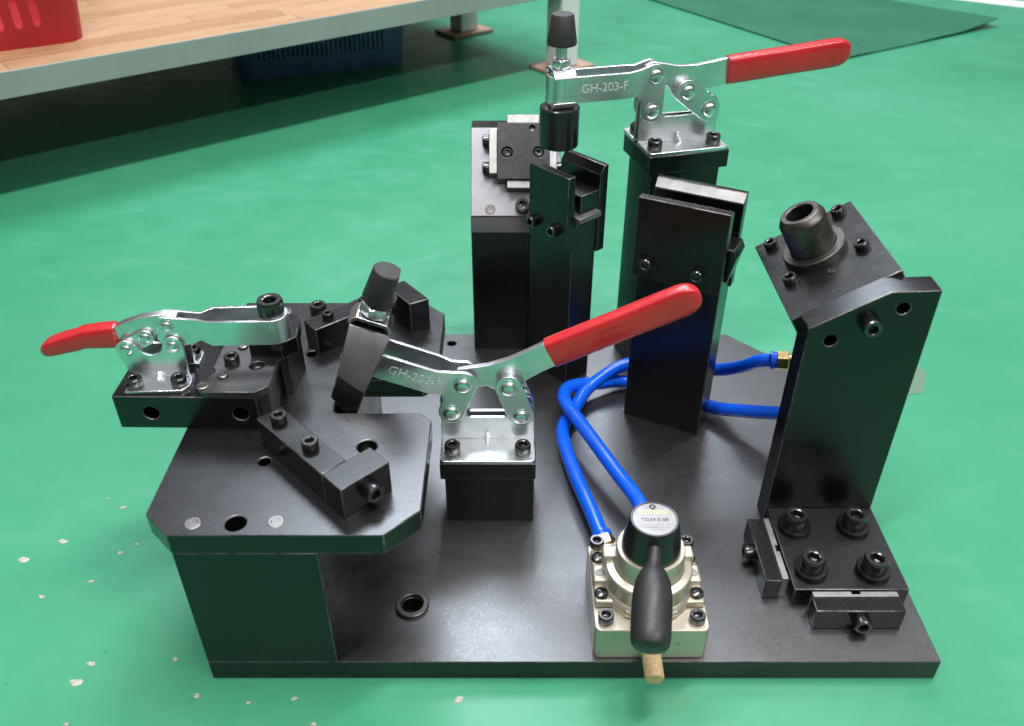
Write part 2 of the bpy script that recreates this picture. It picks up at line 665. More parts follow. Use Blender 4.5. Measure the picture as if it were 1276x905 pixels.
def basket(name, M, w, d, h, tap, mat, slot_w, slot_gap, band, parts_label, cat, slots=True):
    """moulded stacking basket: tapered shell, rolled rim, slotted walls"""
    t = 4.0

    def rr(w_, d_, r, z):
        pts = []
        for cx, cy, a in ((w_ / 2 - r, d_ / 2 - r, 0), (-w_ / 2 + r, d_ / 2 - r, 90), (-w_ / 2 + r, -d_ / 2 + r, 180), (w_ / 2 - r, -d_ / 2 + r, 270)):
            pts += arc(cx, cy, r, a, a + 90, 6)
        return [(p[0], p[1], z) for p in pts]
    bm = bmesh.new()
    loops = [rr(w - 2 * tap, d - 2 * tap, 26, 0), rr(w, d, 30, h), rr(w + 14, d + 14, 34, h), rr(w + 14, d + 14, 34, h - 10),
             rr(w + 10, d + 10, 32, h - 10), rr(w + 10, d + 10, 32, h - 3)]
    vl = [[bm.verts.new(p) for p in l] for l in loops]
    for a, b_ in zip(vl, vl[1:]):
        n = len(a)
        for i in range(n):
            bm.faces.new((a[i], a[(i + 1) % n], b_[(i + 1) % n], b_[i]))
    bm.faces.new(vl[0][::-1])
    bmesh.ops.recalc_face_normals(bm, faces=bm.faces[:])
    bmesh.ops.solidify(bm, geom=bm.faces[:], thickness=t)
    cuts = []
    if slots:
        x = -w / 2 + 45
        while x < w / 2 - 45:
            cuts.append(prism(arc(x, band + slot_w / 2, slot_w / 2, 180, 360, 5) + arc(x, h - 32, slot_w / 2, 0, 180, 5), -d, d, axis='Y'))
            x += slot_w + slot_gap
        y = -d / 2 + 45
        while y < d / 2 - 45:
            cuts.append(prism(arc(y, band + slot_w / 2, slot_w / 2, 180, 360, 5) + arc(y, h - 32, slot_w / 2, 0, 180, 5), -w, w, axis='X'))
            y += slot_w + slot_gap
    o = ob(name, bm, mat, None, M, 0, cut=cuts)
    tag(o, parts_label, cat)
    return o


basket('plastic_basket', T(-781, 1330, LIPT) @ rot(BA - 6), 250, 340, 150, 16, 'red_plastic', 10, 13, 24, 'red slotted plastic basket standing on the bench shelf', 'basket')
basket('plastic_basket', T(-395, 1768, 0.3) @ rot(21), 330, 220, 118, 12, 'blue_plastic', 3, 6, 34, 'dark blue plastic basket on the floor under the shelf', 'basket')

# rubber mat with one curled edge
bm = bmesh.new()
NX, NY = 40, 16
L1, L2 = 620, 505
grid = []
for j in range(NY + 1):
    row = []
    for i in range(NX + 1):
        u, v_ = i / NX, j / NY
        lift = 15 * max(0, (u - 0.45) / 0.55) ** 2 * max(0, 1 - v_ * 2.2) + 1.5 * math.sin(u * 14) * max(0, 1 - v_ * 3)
        row.append(bm.verts.new((u * L2, v_ * L1, 3 + max(0, lift))))
    grid.append(row)
for j in range(NY):
    for i in range(NX):
        bm.faces.new((grid[j][i], grid[j][i + 1], grid[j + 1][i + 1], grid[j + 1][i]))
bmesh.ops.recalc_face_normals(bm, faces=bm.faces[:])
bmesh.ops.solidify(bm, geom=bm.faces[:], thickness=2.5)
mat_o = ob('floor_mat', bm, 'mat_rubber', None, T(653, 1750, 0.6) @ rot(31))
tag(mat_o, 'dark green ribbed rubber mat with a curled edge on the floor', 'mat')

film = ob('film_scrap', prism([(330, 652), (391, 656), (397, 660), (411, 690), (400, 735), (330, 735)], 0.3, 0.7), 'clear_film')
tag(film, 'scrap of clear film lying on the floor behind the upright', 'film')

# ------------------------------------------------------------------ the fixture
FX = empty('assembly_fixture', T(41, 538, 0))
tag(FX, 'blackened steel assembly fixture with three red handled toggle clamps and a hand valve', 'fixture')
BZ = 18.0        # top of base plate
TZ = 136.5       # top of table plate

basep = ob('base_plate', prism([(-199, 345), (281, 345), (281, 667), (219, 733), (-160, 733), (-199, 690)], 0.3, BZ), 'black_steel_ground', FX, None, 0.7,
           'thick black base plate with ground top and cut back corner',
           cut=[cyl(7.2, 4, 40, 32, T(-69.4, 390.3, 0)), cyl(4.5, 4, 40, 24, T(-60.6, 716.6, 0))])
def side_finish(o, mat):
    o.data.materials.append(MATS[mat])
    for p in o.data.polygons:
        if abs(p.normal.z) < 0.5:
            p.material_index = 1


side_finish(basep, 'black_steel')
ob('bushing', ring([(11.5, BZ - 1), (11.5, BZ + 2.6), (11, BZ + 3), (8.2, BZ + 3), (7.6, BZ + 2.4), (7.6, BZ - 1)]), 'bush_steel', basep, T(-69.4, 390.3, 0))
pin(basep, T(101, 611, BZ), 1.6, 0.5)
ob('support_leg', box(-199, -114, 345, 592, BZ + 0.05, TZ - 15.5), 'black_steel', FX, None, 0.6)

# --- table plate with open slot
tp = [(-216.5, 362), (-199, 345), (-74, 345), (-54, 365), (-54, 449), (-62, 457)] + arc(-117, 462, 5, 270, 180, 5) + arc(-117, 489.5, 5, 180, 90, 5) + \
     [(-64, 494.5), (-54, 505), (-54, 584), (-90, 620), (-115, 620), (-134, 601), (-216.5, 601)]
holes = [(-161.3, 354.5, 6.2), (-156.8, 408, 4), (-124.4, 393.3, 4), (-94, 422.5, 6.4), (-149.6, 527.6, 4)]
table = ob('table_plate', prism(tp, TZ - 15.5, TZ), 'black_steel_plate', FX, None, 0.8, 'chamfered black table plate with an open slot',
           cut=[cyl(r, TZ - 30, TZ + 10, 32, T(x, y, 0)) for x, y, r in holes])
side_finish(table, 'black_steel')
for x, y in ((-186.2, 354.5), (-138, 355.8), (-182, 588), (-124, 526)):
    pin(table, T(x, y, TZ), 5.0, 0.35)
screw(table, T(-155, 586, TZ), 8)

# --- front stop bar: bar and end block at 45 degrees
FBM = T(-98, 358.4, TZ) @ rot(180 - 45.6)      # local x up the bar, local y towards the right block
bar = ob('stop_bar', box(19.3, 92, -17.8, 0, 0.05, 22), 'black_steel', FX, FBM, 0.8, 'black stop bar in front of the slot')
ob('end_block', box(0, 19, -35, 0, 0.05, 22.2), 'black_steel', bar, FBM, 0.6)
screw(bar, FBM @ T(79, -9, 22), 6)
screw(bar, FBM @ T(44, -9, 22), 6)
screw(bar, FBM @ T(0, -19, 11) @ rot(-90, 'Y'), 7)

# --- rear stop bar
RBM = T(-143.9, 526.2, TZ) @ rot(40)
bar = ob('stop_bar', box(0, 62, 0, 17.5, 0.05, 22), 'black_steel', FX, RBM, 0.8, 'black stop bar behind the slot')
screw(bar, RBM @ T(16, 9, 22), 5)
screw(bar, RBM @ T(48, 9, 22), 5)
tb = [(-77.5, 556), (-63.5, 564), (-85, 592), (-99, 584)]
ob('end_block', prism(tb, TZ + 0.05, 162.5), 'black_steel', bar, None, 0.7)

# --- bracket for the side clamp
LB = [(-260, 441.5), (-166, 440), (-159, 447), (-158.5, 474), (-158.5, 515), (-260, 515)]
brk = ob('clamp_bracket', prism(LB, TZ + 0.05, 162.5), 'black_steel', FX, None, 0.7, 'black bracket block overhanging the table edge',
         cut=[cyl(5.2, -60, 30, 24, T(-237, 441, 149) @ rot(90, 'X')), cyl(5.2, -60, 30, 24, T(-178, 441, 149) @ rot(90, 'X'))])
PADP = [(-200, 439.7), (-165.5, 439.4), (-158.2, 446.8), (-157.9, 476), (-157.9, 514), (-200, 514)]
ob('raised_pad', prism(PADP, 162.55, 167.5), 'black_steel_ground', brk, None, 0.5,
   cut=[cyl(6, 150, 180, 24, T(-203.5, 462, 0)), cyl(5, 163, 180, 24, T(-171, 469, 0))])
ob('jaw', prism([(-178, 480), (-155, 476.5), (-146, 486), (-150, 514), (-178, 514)], 167.55, 180), 'black_steel', brk, None, 0.6)
ob('jaw_nose', prism([(-157.8, 476.8), (-153, 480.8), (-150.3, 509), (-157.8, 512)], TZ + 0.06, 167.5), 'black_steel', brk, None, 0.5)
for x, y, r in ((-190.5, 457, 3.4), (-186, 491, 3.4)):
    pin(brk, T(x, y, 167.5), r, 1.8)
pin(brk, T(-201.5, 447, 162.5), 4.2, 5.4)
screw(brk, T(-188.5, 473, 167.5), 6)

# --- pedestal of the middle clamp
ped = ob('clamp_pedestal', box(-50, 16.5, 472, 521, BZ + 0.05, 62.6), 'black_steel', FX, None, 0.6, 'low black pedestal under the middle toggle clamp')
ob('cap_plate', box(-53.2, 17.6, 470.3, 529, 62.65, 77.8), 'black_steel', ped, None, 0.6)

# --- tall post of the rear clamp
CPM = T(111.5, 664, 0) @ rot(15)
post = ob('clamp_post', box(4, 66, 4, 51, BZ + 0.05, 219.9), 'black_steel', FX, CPM, 0.6, 'tall black post carrying the rear toggle clamp')
ob('cap_plate', box(0, 71, 0, 57, 220, 235), 'black_steel', post, CPM, 0.6)


# ------------------------------------------------------------------ toggle clamps
def plate(polys, off, th):
    """bent sheet: polygons in (x, z), y given by off(x); thickness th along +y"""
    bm = bmesh.new()
    vd = {}

    def vert(p):
        key = (round(p[0], 3), round(p[1], 3))
        if key not in vd:
            vd[key] = bm.verts.new((p[0], off(p[0]), p[1]))
        return vd[key]
    fs = [bm.faces.new([vert(p) for p in poly]) for poly in polys]
    bmesh.ops.recalc_face_normals(bm, faces=fs)
    r = bmesh.ops.extrude_face_region(bm, geom=fs)
    bmesh.ops.translate(bm, vec=(0, th, 0), verts=[g for g in r['geom'] if isinstance(g, bmesh.types.BMVert)])
    return bm


def stadium(p, q, r, n=10):
    a = math.degrees(math.atan2(q[1] - p[1], q[0] - p[0]))
    return arc(p[0], p[1], r, a + 90, a + 270, n) + arc(q[0], q[1], r, a - 90, a + 90, n)


def rivet_mesh(r=5.2, h=3.2):
    return lathe([(r + 1.6, 0), (r + 1.6, 0.35), (r + 0.3, 0.6), (r, 0.9), (r, h - 1.0), (r - 0.7, h - 0.3), (r - 1.6, h), (0, h)], 28)


def grip_mesh(L, h0, h1, w, r_end):
    """dipped vinyl sleeve along +x: flat oval section, rounded far end, rolled lip"""
    bm = bmesh.new()
    n = 28
    secs = [(0, h0 * 0.90, w * 0.84), (0.3, h0 * 1.0, w * 0.96), (3, h0 * 1.0, w)]
    for i in range(1, 8):
        t = i / 8
        secs.append((3 + (L - r_end - 3) * t, h0 + (h1 - h0) * t + 0.25 * math.sin(t * 9), w))
    for i in range(0, 9):
        a = math.pi / 2 * i / 8
        k = max(0.06, math.cos(a))
        secs.append((L - r_end + r_end * math.sin(a), h1 * (0.12 + 0.88 * k), w * (0.30 + 0.70 * k ** 0.7)))
    rings = []
    for x, hh, ww in secs:
        rg = []
        for k in range(n):
            a = 2 * math.pi * k / n
            ca, sa = math.cos(a), math.sin(a)
            ex = 0.52
            rg.append(bm.verts.new((x, math.copysign(abs(ca) ** ex, ca) * ww / 2, math.copysign(abs(sa) ** ex, sa) * hh / 2)))
        rings.append(rg)
    for a, b_ in zip(rings, rings[1:]):
        for k in range(n):
            bm.faces.new((a[k], a[(k + 1) % n], b_[(k + 1) % n], b_[k]))
    bm.faces.new(rings[0][::-1])
    bm.faces.new(rings[-1])
    return bm


def hexnut(af, h, hole):
    bm = bmesh.new()
    r = af / math.sqrt(3)
    n = 24

    def hx(k, z):
        out = []
        for i in range(n):
            a = 2 * math.pi * i / n
            q = (a % (math.pi / 3)) - math.pi / 6
            rr = min(af / 2 / math.cos(q), k * r)
            out.append(bm.verts.new((rr * math.cos(a), rr * math.sin(a), z)))
        return out

    def ci(rad, z):
        return [bm.verts.new((rad * math.cos(2 * math.pi * i / n), rad * math.sin(2 * math.pi * i / n), z)) for i in range(n)]
    rings = [ci(hole, 0), ci(af / 2 * 0.95, 0), hx(1.0, 0.9), hx(1.0, h - 0.9), ci(af / 2 * 0.95, h), ci(hole, h)]
    for a, b_ in zip(rings, rings[1:] + rings[:1]):
        for i in range(n):
            j = (i + 1) % n
            bm.faces.new((a[i], a[j], b_[j], b_[i]))
    return bm


def threaded(r, z0, z1, pitch=1.25):
    prof = [(0, z0)]
    z = z0
    while z < z1 - pitch:
        prof += [(r, z), (r, z + pitch * 0.35), (r - 0.6, z + pitch * 0.7)]
        z += pitch
    prof += [(r, z1), (0, z1)]
    return lathe(prof, 20)


A0, D0 = (8.5, 30.0), (59.5, 27.0)       # fixed pivots of the clamp, mm from the left front foot corner


def toggle_clamp(M, arm_rot, B, C, handle_rot, label, end):
    """horizontal-handle toggle clamp; local x right, y back, z up, flange underside at z = 0"""
    prof = [(0, 3.0), (70, 3.0), (69.5, 30), (67.5, 35.5), (63, 38), (57, 37), (53, 33), (50, 24.5), (48, 23), (22, 23), (20, 24.5), (17.5, 33), (14, 37.5), (8.5, 40), (3, 38), (0.5, 33)]
    bm = prism(prof, 26.2, 29, axis='Y')
    fl = arc(4, 4, 4, 180, 270, 5) + arc(66, 4, 4, 270, 360, 5) + [(70, 28.9), (0, 28.9)]
    prism(fl, 0.05, 3.0, bm)
    # pressed gusset at the bend
    prism([(26, 2.9), (26, 10), (17.5, 2.9)], 33.5, 36.5, bm, axis='X')
    # rear half, mirrored
    prism(prof, 34, 36.8, bm, axis='Y')
    prism([(0, 34.1), (70, 34.1)] + arc(66, 58, 4, 0, 90, 5) + arc(4, 58, 4, 90, 180, 5), 0.05, 3.0, bm)
    cl = ob('toggle_clamp', bm, 'zinc', FX, M, 0.4, label)
    for sx, sy in ((9, 12), (61, 12), (9, 51), (61, 51)):
        screw(cl, M @ T(sx, sy, 3.0), 7)
    # arm: bell crank of two bent plates joined by a rounded nose
    AM = M @ T(A0[0], 0, A0[1]) @ rot(arm_rot, 'Y')
    piv = [(-12, 13), (-9.2, 9), (-9.5, 0)] + arc(0, 0, 9.5, 190, 350, 10) + [(9.7, 6), (9.8, 26)] + arc(0.5, 28, 9.5, 10, 110, 7) + [(-12, 34)]
    jog = [(-22, 13), (-12, 13), (-12, 34), (-22, 33.5)]
    lng = [(-76, 13), (-22, 13), (-22, 33.5), (-76, 33.5)]
    offf = lambda x: 23.2 + (0 if x > -13 else (-3.2 if x < -20 else -1.6))
    offb = lambda x: 37.0 + (0 if x > -13 else (3.2 if x < -20 else 1.6))
    bm = plate([piv, jog, lng], offf, 2.8)
    b2 = plate([piv, jog, lng], offb, 2.8)
    t = bpy.data.meshes.new('t'); b2.to_mesh(t); b2.free(); bm.from_mesh(t); bpy.data.meshes.remove(t)
    # nose loop
    ro, ri, cy = 11.5, 8.7, 31.5
    outer = [(-76 + ro * math.cos(R(a)), cy + ro * math.sin(R(a))) for a in range(90, 271, 15)]
    inner = [(-76 + ri * math.cos(R(a)), cy + ri * math.sin(R(a))) for a in range(270, 89, -15)]
    prism(outer + inner, 13, 33.5, bm)
    arm = ob('arm', bm, 'zinc', cl, AM, 0.35)
    tm = text_mesh('GH-203-F', 9.6, 0.12)
    ob('lettering', tm, 'zinc_etched', cl, AM @ T(-35 if end == 'block' else -43, 19.95, 23.5) @ rot(90, 'X'))
    # handle
    HM = M @ T(B[0], 0, B[1]) @ rot(handle_rot, 'Y')
    hp = [(-6, 7), (0, 9.5), (8, 8), (22, 5), (38, 4.5), (54, 6.2), (72, 9)] + [(73, -12.5), (56, -14.5), (44, -17), (38.2, -19.5)] + arc(29, -15, 10, 330, 210, 8) + [(14, -11), (4, -9.2), (-5, -8), (-9, 0)]
    ob('handle', prism(hp, 29.3, 33.7, axis='Y'), 'zinc', cl, HM, 0.4)
    ob('grip', grip_mesh(112, 22.5, 23.0, 12.5, 13), 'red_vinyl', cl, HM @ T(66, 31.5, -2.4) @ rot(-4.0, 'Y'), 0, 'red vinyl sleeve on the handle')
    # links
    for v0 in (22.6, 37.6):
        lk = prism(stadium(C, D0, 9.8), v0, v0 + 2.8, axis='Y')
        ob('link', lk, 'zinc', cl, M, 0.35)
    # spacer washers behind the links
    ob('washer', cyl(9.2, 0, 3.6, 28), 'zinc', cl, M @ T(C[0], 29.2, C[1]) @ rot(90, 'X'), 0.3)
    for (px, pz), d in ((A0, 23.2), (B, 23.2), (C, 22.6), (D0, 22.6)):
        ob('rivet', rivet_mesh(), 'zinc', cl, M @ T(px, d, pz) @ rot(90, 'X'))
        ob('rivet', rivet_mesh(), 'zinc', cl, M @ T(px, 40.2, pz) @ rot(-90, 'X'))
    # spindle through the nose
    SM = AM @ T(-76, 31.5, 0)
    up = 17.5 if end == 'block' else 0.0           # the pressure block lifts the washer
    ob('spindle', threaded(4.4, 2, 58 + up), 'zinc', cl, SM)
    sad = [(-11, -1.4), (-9.8, 0.8), (-8, 2.4), (8, 2.4), (9.8, 0.8), (11, -1.4), (12.4, -1.0), (11.0, 2.6), (8.6, 4.8), (-8.6, 4.8), (-11.0, 2.6), (-12.4, -1.0)]
    WS = SM @ T(0, 0, 33.6 + up) @ (rot(90) @ Matrix.Diagonal((1.1, 1.25, 1.2, 1)) if up else Matrix())
    ob('flanged_washer', prism([(p[0], p[1]) for p in sad], -9, 9, axis='X'), 'zinc', cl, WS, 0.4)
    if not up:
        ob('flanged_washer', prism([(p[0], -p[1]) for p in sad], -9, 9, axis='X'), 'zinc', cl, SM @ T(0, 0, 12.9), 0.4)
    ob('nut', hexnut(14, 7, 4.2), 'zinc', cl, SM @ T(0, 0, 38.5 + up + (1.8 if up else 0)) @ rot(12) @ Matrix.Diagonal((1.35, 1.35, 1.15, 1) if up else (1, 1, 1, 1)), 0)
    if end == 'pad':
        ob('rubber_tip', lathe([(5.5, 54), (11.2, 56), (11.6, 58), (8.6, 77.5), (8.0, 78.3), (0, 78.6)], 36), 'dark_rubber', cl, SM)
        ob('pressure_pad', lathe([(0, -24), (15.2, -24), (16, -23.2), (16, 7.6), (15.2, 8.4), (9.5, 8.4), (9.5, 9.6), (0, 9.6)], 44), 'black_plastic', cl, SM)
    else:
        ob('rubber_tip', lathe([(5.5, 67.5), (11.0, 68.3), (11.8, 70), (10.4, 93), (9.7, 93.8), (0, 94)], 36), 'dark_rubber', cl, SM, 0, None,
           [box(8.0, 30, -30, 30, 74, 120)])
        # pressure block: bar with a sloping front and a nose cut at the foot
        KB = SM
        bm = bmesh.new()
        top = [(-14, -12.5), (15.5, -12.5), (15.5, 14), (-14, 14)]
        v_t = [bm.verts.new((x, y, 51)) for x, y in top]
        nose = [(-11.5, -33, 22.5), (5, -36, 17.5), (10, -36, 17), (10, 14, 17), (5, 14, 17.5), (-11.5, 14, 22.5)]
        foot = [(-11, -37, 5.5), (2, -41, -1.5), (9.5, -41, 0.5), (9.5, 12, 0.5), (2, 12, -1.5), (-11, 12, 5.5)]
        v_n = [bm.verts.new(p) for p in nose]
        v_f = [bm.verts.new(p) for p in foot]
        bm.faces.new(v_t)
        bm.faces.new((v_t[0], v_t[1], v_n[2], v_n[1], v_n[0]))
        bm.faces.new((v_t[1], v_t[2], v_n[3], v_n[2]))
        bm.faces.new((v_t[2], v_t[3], v_n[5], v_n[4], v_n[3]))
        bm.faces.new((v_t[3], v_t[0], v_n[0], v_n[5]))
        for i in range(6):
            j = (i + 1) % 6
            bm.faces.new((v_n[i], v_n[j], v_f[j], v_f[i]))
        bm.faces.new(v_f[::-1])
        bmesh.ops.recalc_face_normals(bm, faces=bm.faces[:])
        pb = ob('pressure_block', bm, 'black_steel', cl, KB, 0.8)
        pb.data.materials.append(MATS['block_face'])       # paler front face: ceiling reflection put into its colour
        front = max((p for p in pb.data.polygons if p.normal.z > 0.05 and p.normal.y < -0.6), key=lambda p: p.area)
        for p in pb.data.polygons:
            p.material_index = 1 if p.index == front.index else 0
    return cl


toggle_clamp(T(-53, 469.8, 77.85), 21, (17.6, 55.2), (50.6, 53.0), -22.0, 'open toggle clamp in the middle, arm raised over the slot, red handle', 'block')
toggle_clamp(T(111.5, 664, 235.05) @ rot(15), 0, (9.2, 58.0), (38.5, 43.0), 0, 'closed toggle clamp on the tall rear post, red handle pointing right', 'pad')


# ------------------------------------------------------------------ side clamp (smaller, deep U arm)
def side_clamp():
    """handle to the left; local x right, z up, flange underside at z = 0, y back"""
    M = T(-251.5, 443.5, 162.55) @ rot(2.5)
    prof = [(0.5, 2.2), (37.5, 2.2), (38.2, 24)] + arc(31.5, 26, 6.7, 0, 130, 8) + [(25.5, 27.5)] + arc(17, 27, 8.0, 350, 190, 8) + [(7.5, 27)] + arc(1.5, 24, 6.7, 40, 180, 8) + [(-4.5, 20)]
    bm = prism(prof, 16.6, 18.8, axis='Y')
    prism([(0, 0), (36, 0), (40.5, 5), (40.5, 18.7), (0, 18.7)], 0.05, 2.2, bm)
    prism([(18.7, 2.1), (11.5, 2.1), (18.7, 8)], 17.5, 20.5, bm, axis='X')
    prism(prof, 30.4, 32.6, bm, axis='Y')
    prism([(0, 30.5), (40.5, 30.5), (40.5, 44), (36, 49), (0, 49)], 0.05, 2.2, bm)
    cl = ob('toggle_clamp', bm, 'zinc', FX, M, 0.35, 'smaller toggle clamp on the left bracket, short red handle pointing left')
    for sx, sy in ((4.5, 8), (33.5, 8), (4.5, 42), (34, 42)):
        screw(cl, M @ T(sx, sy, 2.2), 6)
    # arm: two cheeks, then a deep U bar round the bolt
    chk = [(22, 30)] + arc(31.5, 26, 6.4, 200, 330, 7) + [(40, 25), (46, 26), (50, 28), (50, 43.5), (34, 45.5), (26, 46)]
    jog = [(50, 28), (58, 26.5), (58, 44.6), (50, 43.5)]
    bar = [(58, 26.5), (97, 26.5), (97, 44.4), (58, 44.6)]
    offf = lambda x: 19.2 + (0 if x < 52 else -4.6)
    offb = lambda x: 28.0 + (0 if x < 52 else 4.6)
    bm = plate([chk, jog, bar], offf, 2.2)
    b2 = plate([chk, jog, bar], offb, 2.2)
    t = bpy.data.meshes.new('t'); b2.to_mesh(t); b2.free(); bm.from_mesh(t); bpy.data.meshes.remove(t)
    ro, ri, cy = 10.2, 7.9, 24.75
    prism([(97 + ro * math.cos(R(a)), cy + ro * math.sin(R(a))) for a in range(-90, 91, 12)] +
          [(97 + ri * math.cos(R(a)), cy + ri * math.sin(R(a))) for a in range(90, -91, -12)], 26.5, 44.4, bm)
    ob('arm', bm, 'zinc', cl, M, 0.3)
    hp = [(-13, 32), (-7, 36.5), (2, 41), (14, 45), (28, 47), (36, 44)] + arc(30, 39.5, 6.4, 350, 250, 5) + [(21, 34)] + arc(14.5, 31, 6, 300, 200, 5) + [(6, 32), (-8, 26.5), (-12.5, 24)]
    ob('handle', prism(hp, 21.6, 27.8, axis='Y'), 'zinc', cl, M, 0.4)
    ob('link', prism(stadium((1.5, 24), (14.5, 31), 5.6), 19.1, 21.3, axis='Y'), 'zinc', cl, M, 0.3)
    grip = grip_mesh(52, 17, 12.5, 12, 11)
    bmesh.ops.transform(grip, matrix=Matrix.Rotation(math.pi, 4, 'Z'), verts=grip.verts[:])
    for v_ in grip.verts:                      # the sleeve sags towards its end
        v_.co.z -= 0.0032 * v_.co.x ** 2 * (0.4 if v_.co.x > -25 else 1)
    ob('grip', grip, 'red_vinyl', cl, M @ T(-4.5, 24.6, 31) @ rot(-2, 'Y'), 0, 'short curved red vinyl sleeve')
    for px, pz, py in ((1.5, 24, 16.6), (31.5, 26, 16.6), (30, 39.5, 19.2), (14.5, 31, 19.1)):
        ob('rivet', rivet_mesh(3.4, 1.8), 'zinc', cl, M @ T(px, py, pz) @ rot(90, 'X'))
    ob('clamp_bolt', screw_mesh(17, 10.5, 8), 'screw_black', cl, M @ T(97, 24.75, 44.4) @ rot(20), 0, 'large black socket screw at the arm end')
    ob('spindle', cyl(4.8, 17.6, 44, 20), 'screw_black', cl, M @ T(97, 24.75, 0))
    return cl


side_clamp()


# ------------------------------------------------------------------ fork posts: core with two cheek plates
def fork_post(M, wd, th, ztop, pz0, zcore, screws, label, pw, ct, step):
    core = ob('fork_post', box(-wd, 0, 0, th, BZ + 0.05, zcore), 'black_steel', FX, M, 0.6, label)
    ob('cheek_plate', box(-pw, 1.5, -8, -0.05, pz0, ztop), 'black_steel', core, M, 0.7)
    prf = [(th + 0.05, pz0 - 12), (th + ct, pz0 - 12), (th + ct, ztop), (th + 5.0, ztop), (th + 0.05, ztop - 7)]
    cp = ob('cheek_plate', prism(prf, -pw, 1.5, axis='X'), 'black_steel', core, M, 0.6)
    if not step:                                   # bare ground chamfer
        cp.data.materials.append(MATS['chamfer_steel'])
        for p in cp.data.polygons:
            if 0.3 < p.normal.z < 0.95:
                p.material_index = 1
    for sx, sz in screws:
        screw(core, M @ T(sx, -8, sz) @ rot(90, 'X'), 6)
        screw(core, M @ T(sx, th + ct, sz) @ rot(-90, 'X'), 6)
    if step:
        ob('step_block', box(-pw + 4, 0.8, 8, th, zcore + 0.05, zcore + 22), 'black_steel', core, M, 0.6)
        ob('locating_wedge', prism([(1, zcore - 5), (7, zcore + 1), (6, zcore + 5), (-14, zcore + 7), (-14, zcore + 0.1), (0.2, zcore + 0.1), (0.2, zcore - 5)], 1.5, th - 1.5, axis='Y'), 'grey_steel', core, M, 0.4)
    else:
        ob('locating_wedge', prism([(0.1, zcore - 26), (3.2, zcore - 26), (8, zcore - 4), (5, zcore + 2), (-20, zcore + 2), (-20, zcore + 0.1), (0.1, zcore + 0.1)], 3, th - 3, axis='Y'), 'black_steel', core, M, 0.4)
    return core


fork_post(T(50.5, 648.5, 0) @ rot(-48), 52, 29, 226, 160, 184, ((-38, 176), (-13, 176)), 'black fork post with stepped gap in front of the angled tower', 45, 9.5, True)
fork_post(T(160.7, 573.3, 0) @ rot(-27.3), 68, 30, 231, 164, 196, ((-58, 178), (-17, 178)), 'wide black fork post beside the blue hoses', 70, 10, False)

# ------------------------------------------------------------------ angled tower with shimmed locating block
tower = ob('angled_tower', prism([(706, BZ + 0.05), (782, BZ + 0.05), (782, 224), (761.5, 224), (711, 163.5), (706, 147)], -37.2, 44, axis='X'), 'black_steel', FX, None, 0.7,
           'square black tower with a sloping top')
tower.data.materials.append(MATS['grey_steel'])
for p in tower.data.polygons:                       # ground chamfer under the slope
    if 0.1 < p.normal.z < 0.5:
        p.material_index = 1
IM = frame((0, 708, 161), (1, 0, 0), (0, -math.sin(R(50)), math.cos(R(50))))     # x right, y up the slope, z out of it
ob('slope_plate', box(-37, 43.8, 0.8, 82.5, 0.1, 1.6), 'slope_steel', tower, IM, 0.4, 'pale ground slope face')
lb = ob('locating_block', box(-13, 33, 30.5, 82, 1.7, 16), 'black_steel_plate', tower, IM, 0.6, None,
        cut=[cyl(4.9, 10.5, 30, 28, T(-4.3, 55, 0)), cyl(4.9, 10.5, 30, 28, T(23.6, 55, 0)), cyl(2.6, 11, 30, 20, T(18, 77, 0)), cyl(2.6, 11, 30, 20, T(18, 36, 0))])
screw(tower, IM @ T(-4.3, 55, 10.6), 5)
screw(tower, IM @ T(23.6, 55, 10.6), 5)
pin(tower, IM @ T(18, 77, 12.4), 2.4, 0.4)
pin(tower, IM @ T(18, 36, 12.4), 2.4, 0.4)
for r_ in ((-4.5, 24.5, 82.2, 90, 3, 14), (-4.5, 21, 23, 30.3, 3, 13.5), (-20.5, -13.2, 36, 77, 3, 14.5), (33.2, 40, 36, 77, 3, 14.5)):
    ob('shim', box(*r_), 'shim_silver', tower, IM, 0.5)
for s_ in (43, 68):
    screw(tower, IM @ T(-20.5, s_, 8.5) @ rot(-90, 'Y'), 6)
    screw(tower, IM @ T(40, s_, 8.5) @ rot(90, 'Y'), 6)
pin(tower, IM @ T(-19.6, 6.9, 1.6), 4.6, 0.5)
screw(tower, IM @ T(9.4, 9, 1.6), 8)

# ------------------------------------------------------------------ right hand upright with tilted head
foot = ob('foot_block', box(194.5, 273.6, 391.5, 469.9, BZ + 0.05, 33.5), 'black_steel_plate', FX, None, 0.7, 'black foot block with four washered screws')
side_finish(foot, 'black_steel')
for x, y in ((209, 449), (252.5, 449), (209.5, 408), (253, 407)):
    ob('washer', ring([(11.6, 0.05), (11.6, 4.4), (11.1, 5), (4, 5), (4, 0.05)]), 'bush_dark', foot, T(x, y, 33.5))
    screw(foot, T(x, y, 38.5), 10)
UP = [(193.5, BZ + 0.05), (273.6, BZ + 0.05), (273, 225.2), (240.5, 223.8), (193.7, 196.3)]
upr = ob('upright', prism(UP, 470, 489, axis='Y'), 'black_steel', FX, None, 0.8, 'tall black upright with a slanted top edge',
         cut=[cyl(4.3, 440, 500, 24, T(209.9, 0, 186.8) @ rot(-90, 'X')), cyl(4.3, 440, 500, 24, T(251.5, 0, 211.7) @ rot(-90, 'X'))])
screw(upr, T(232.3, 470, 200.5) @ rot(90, 'X'), 8)
HM = T(194, 489.2, 194.2) @ rot(-30.6, 'Y')        # x up the slope, y back
head = ob('head_plate', box(-7, 69, 0.05, 106, -17, 0), 'black_steel_plate', FX, HM, 0.7, 'tilted black head plate carrying a hollow bush')
hc = (29.5, 62)
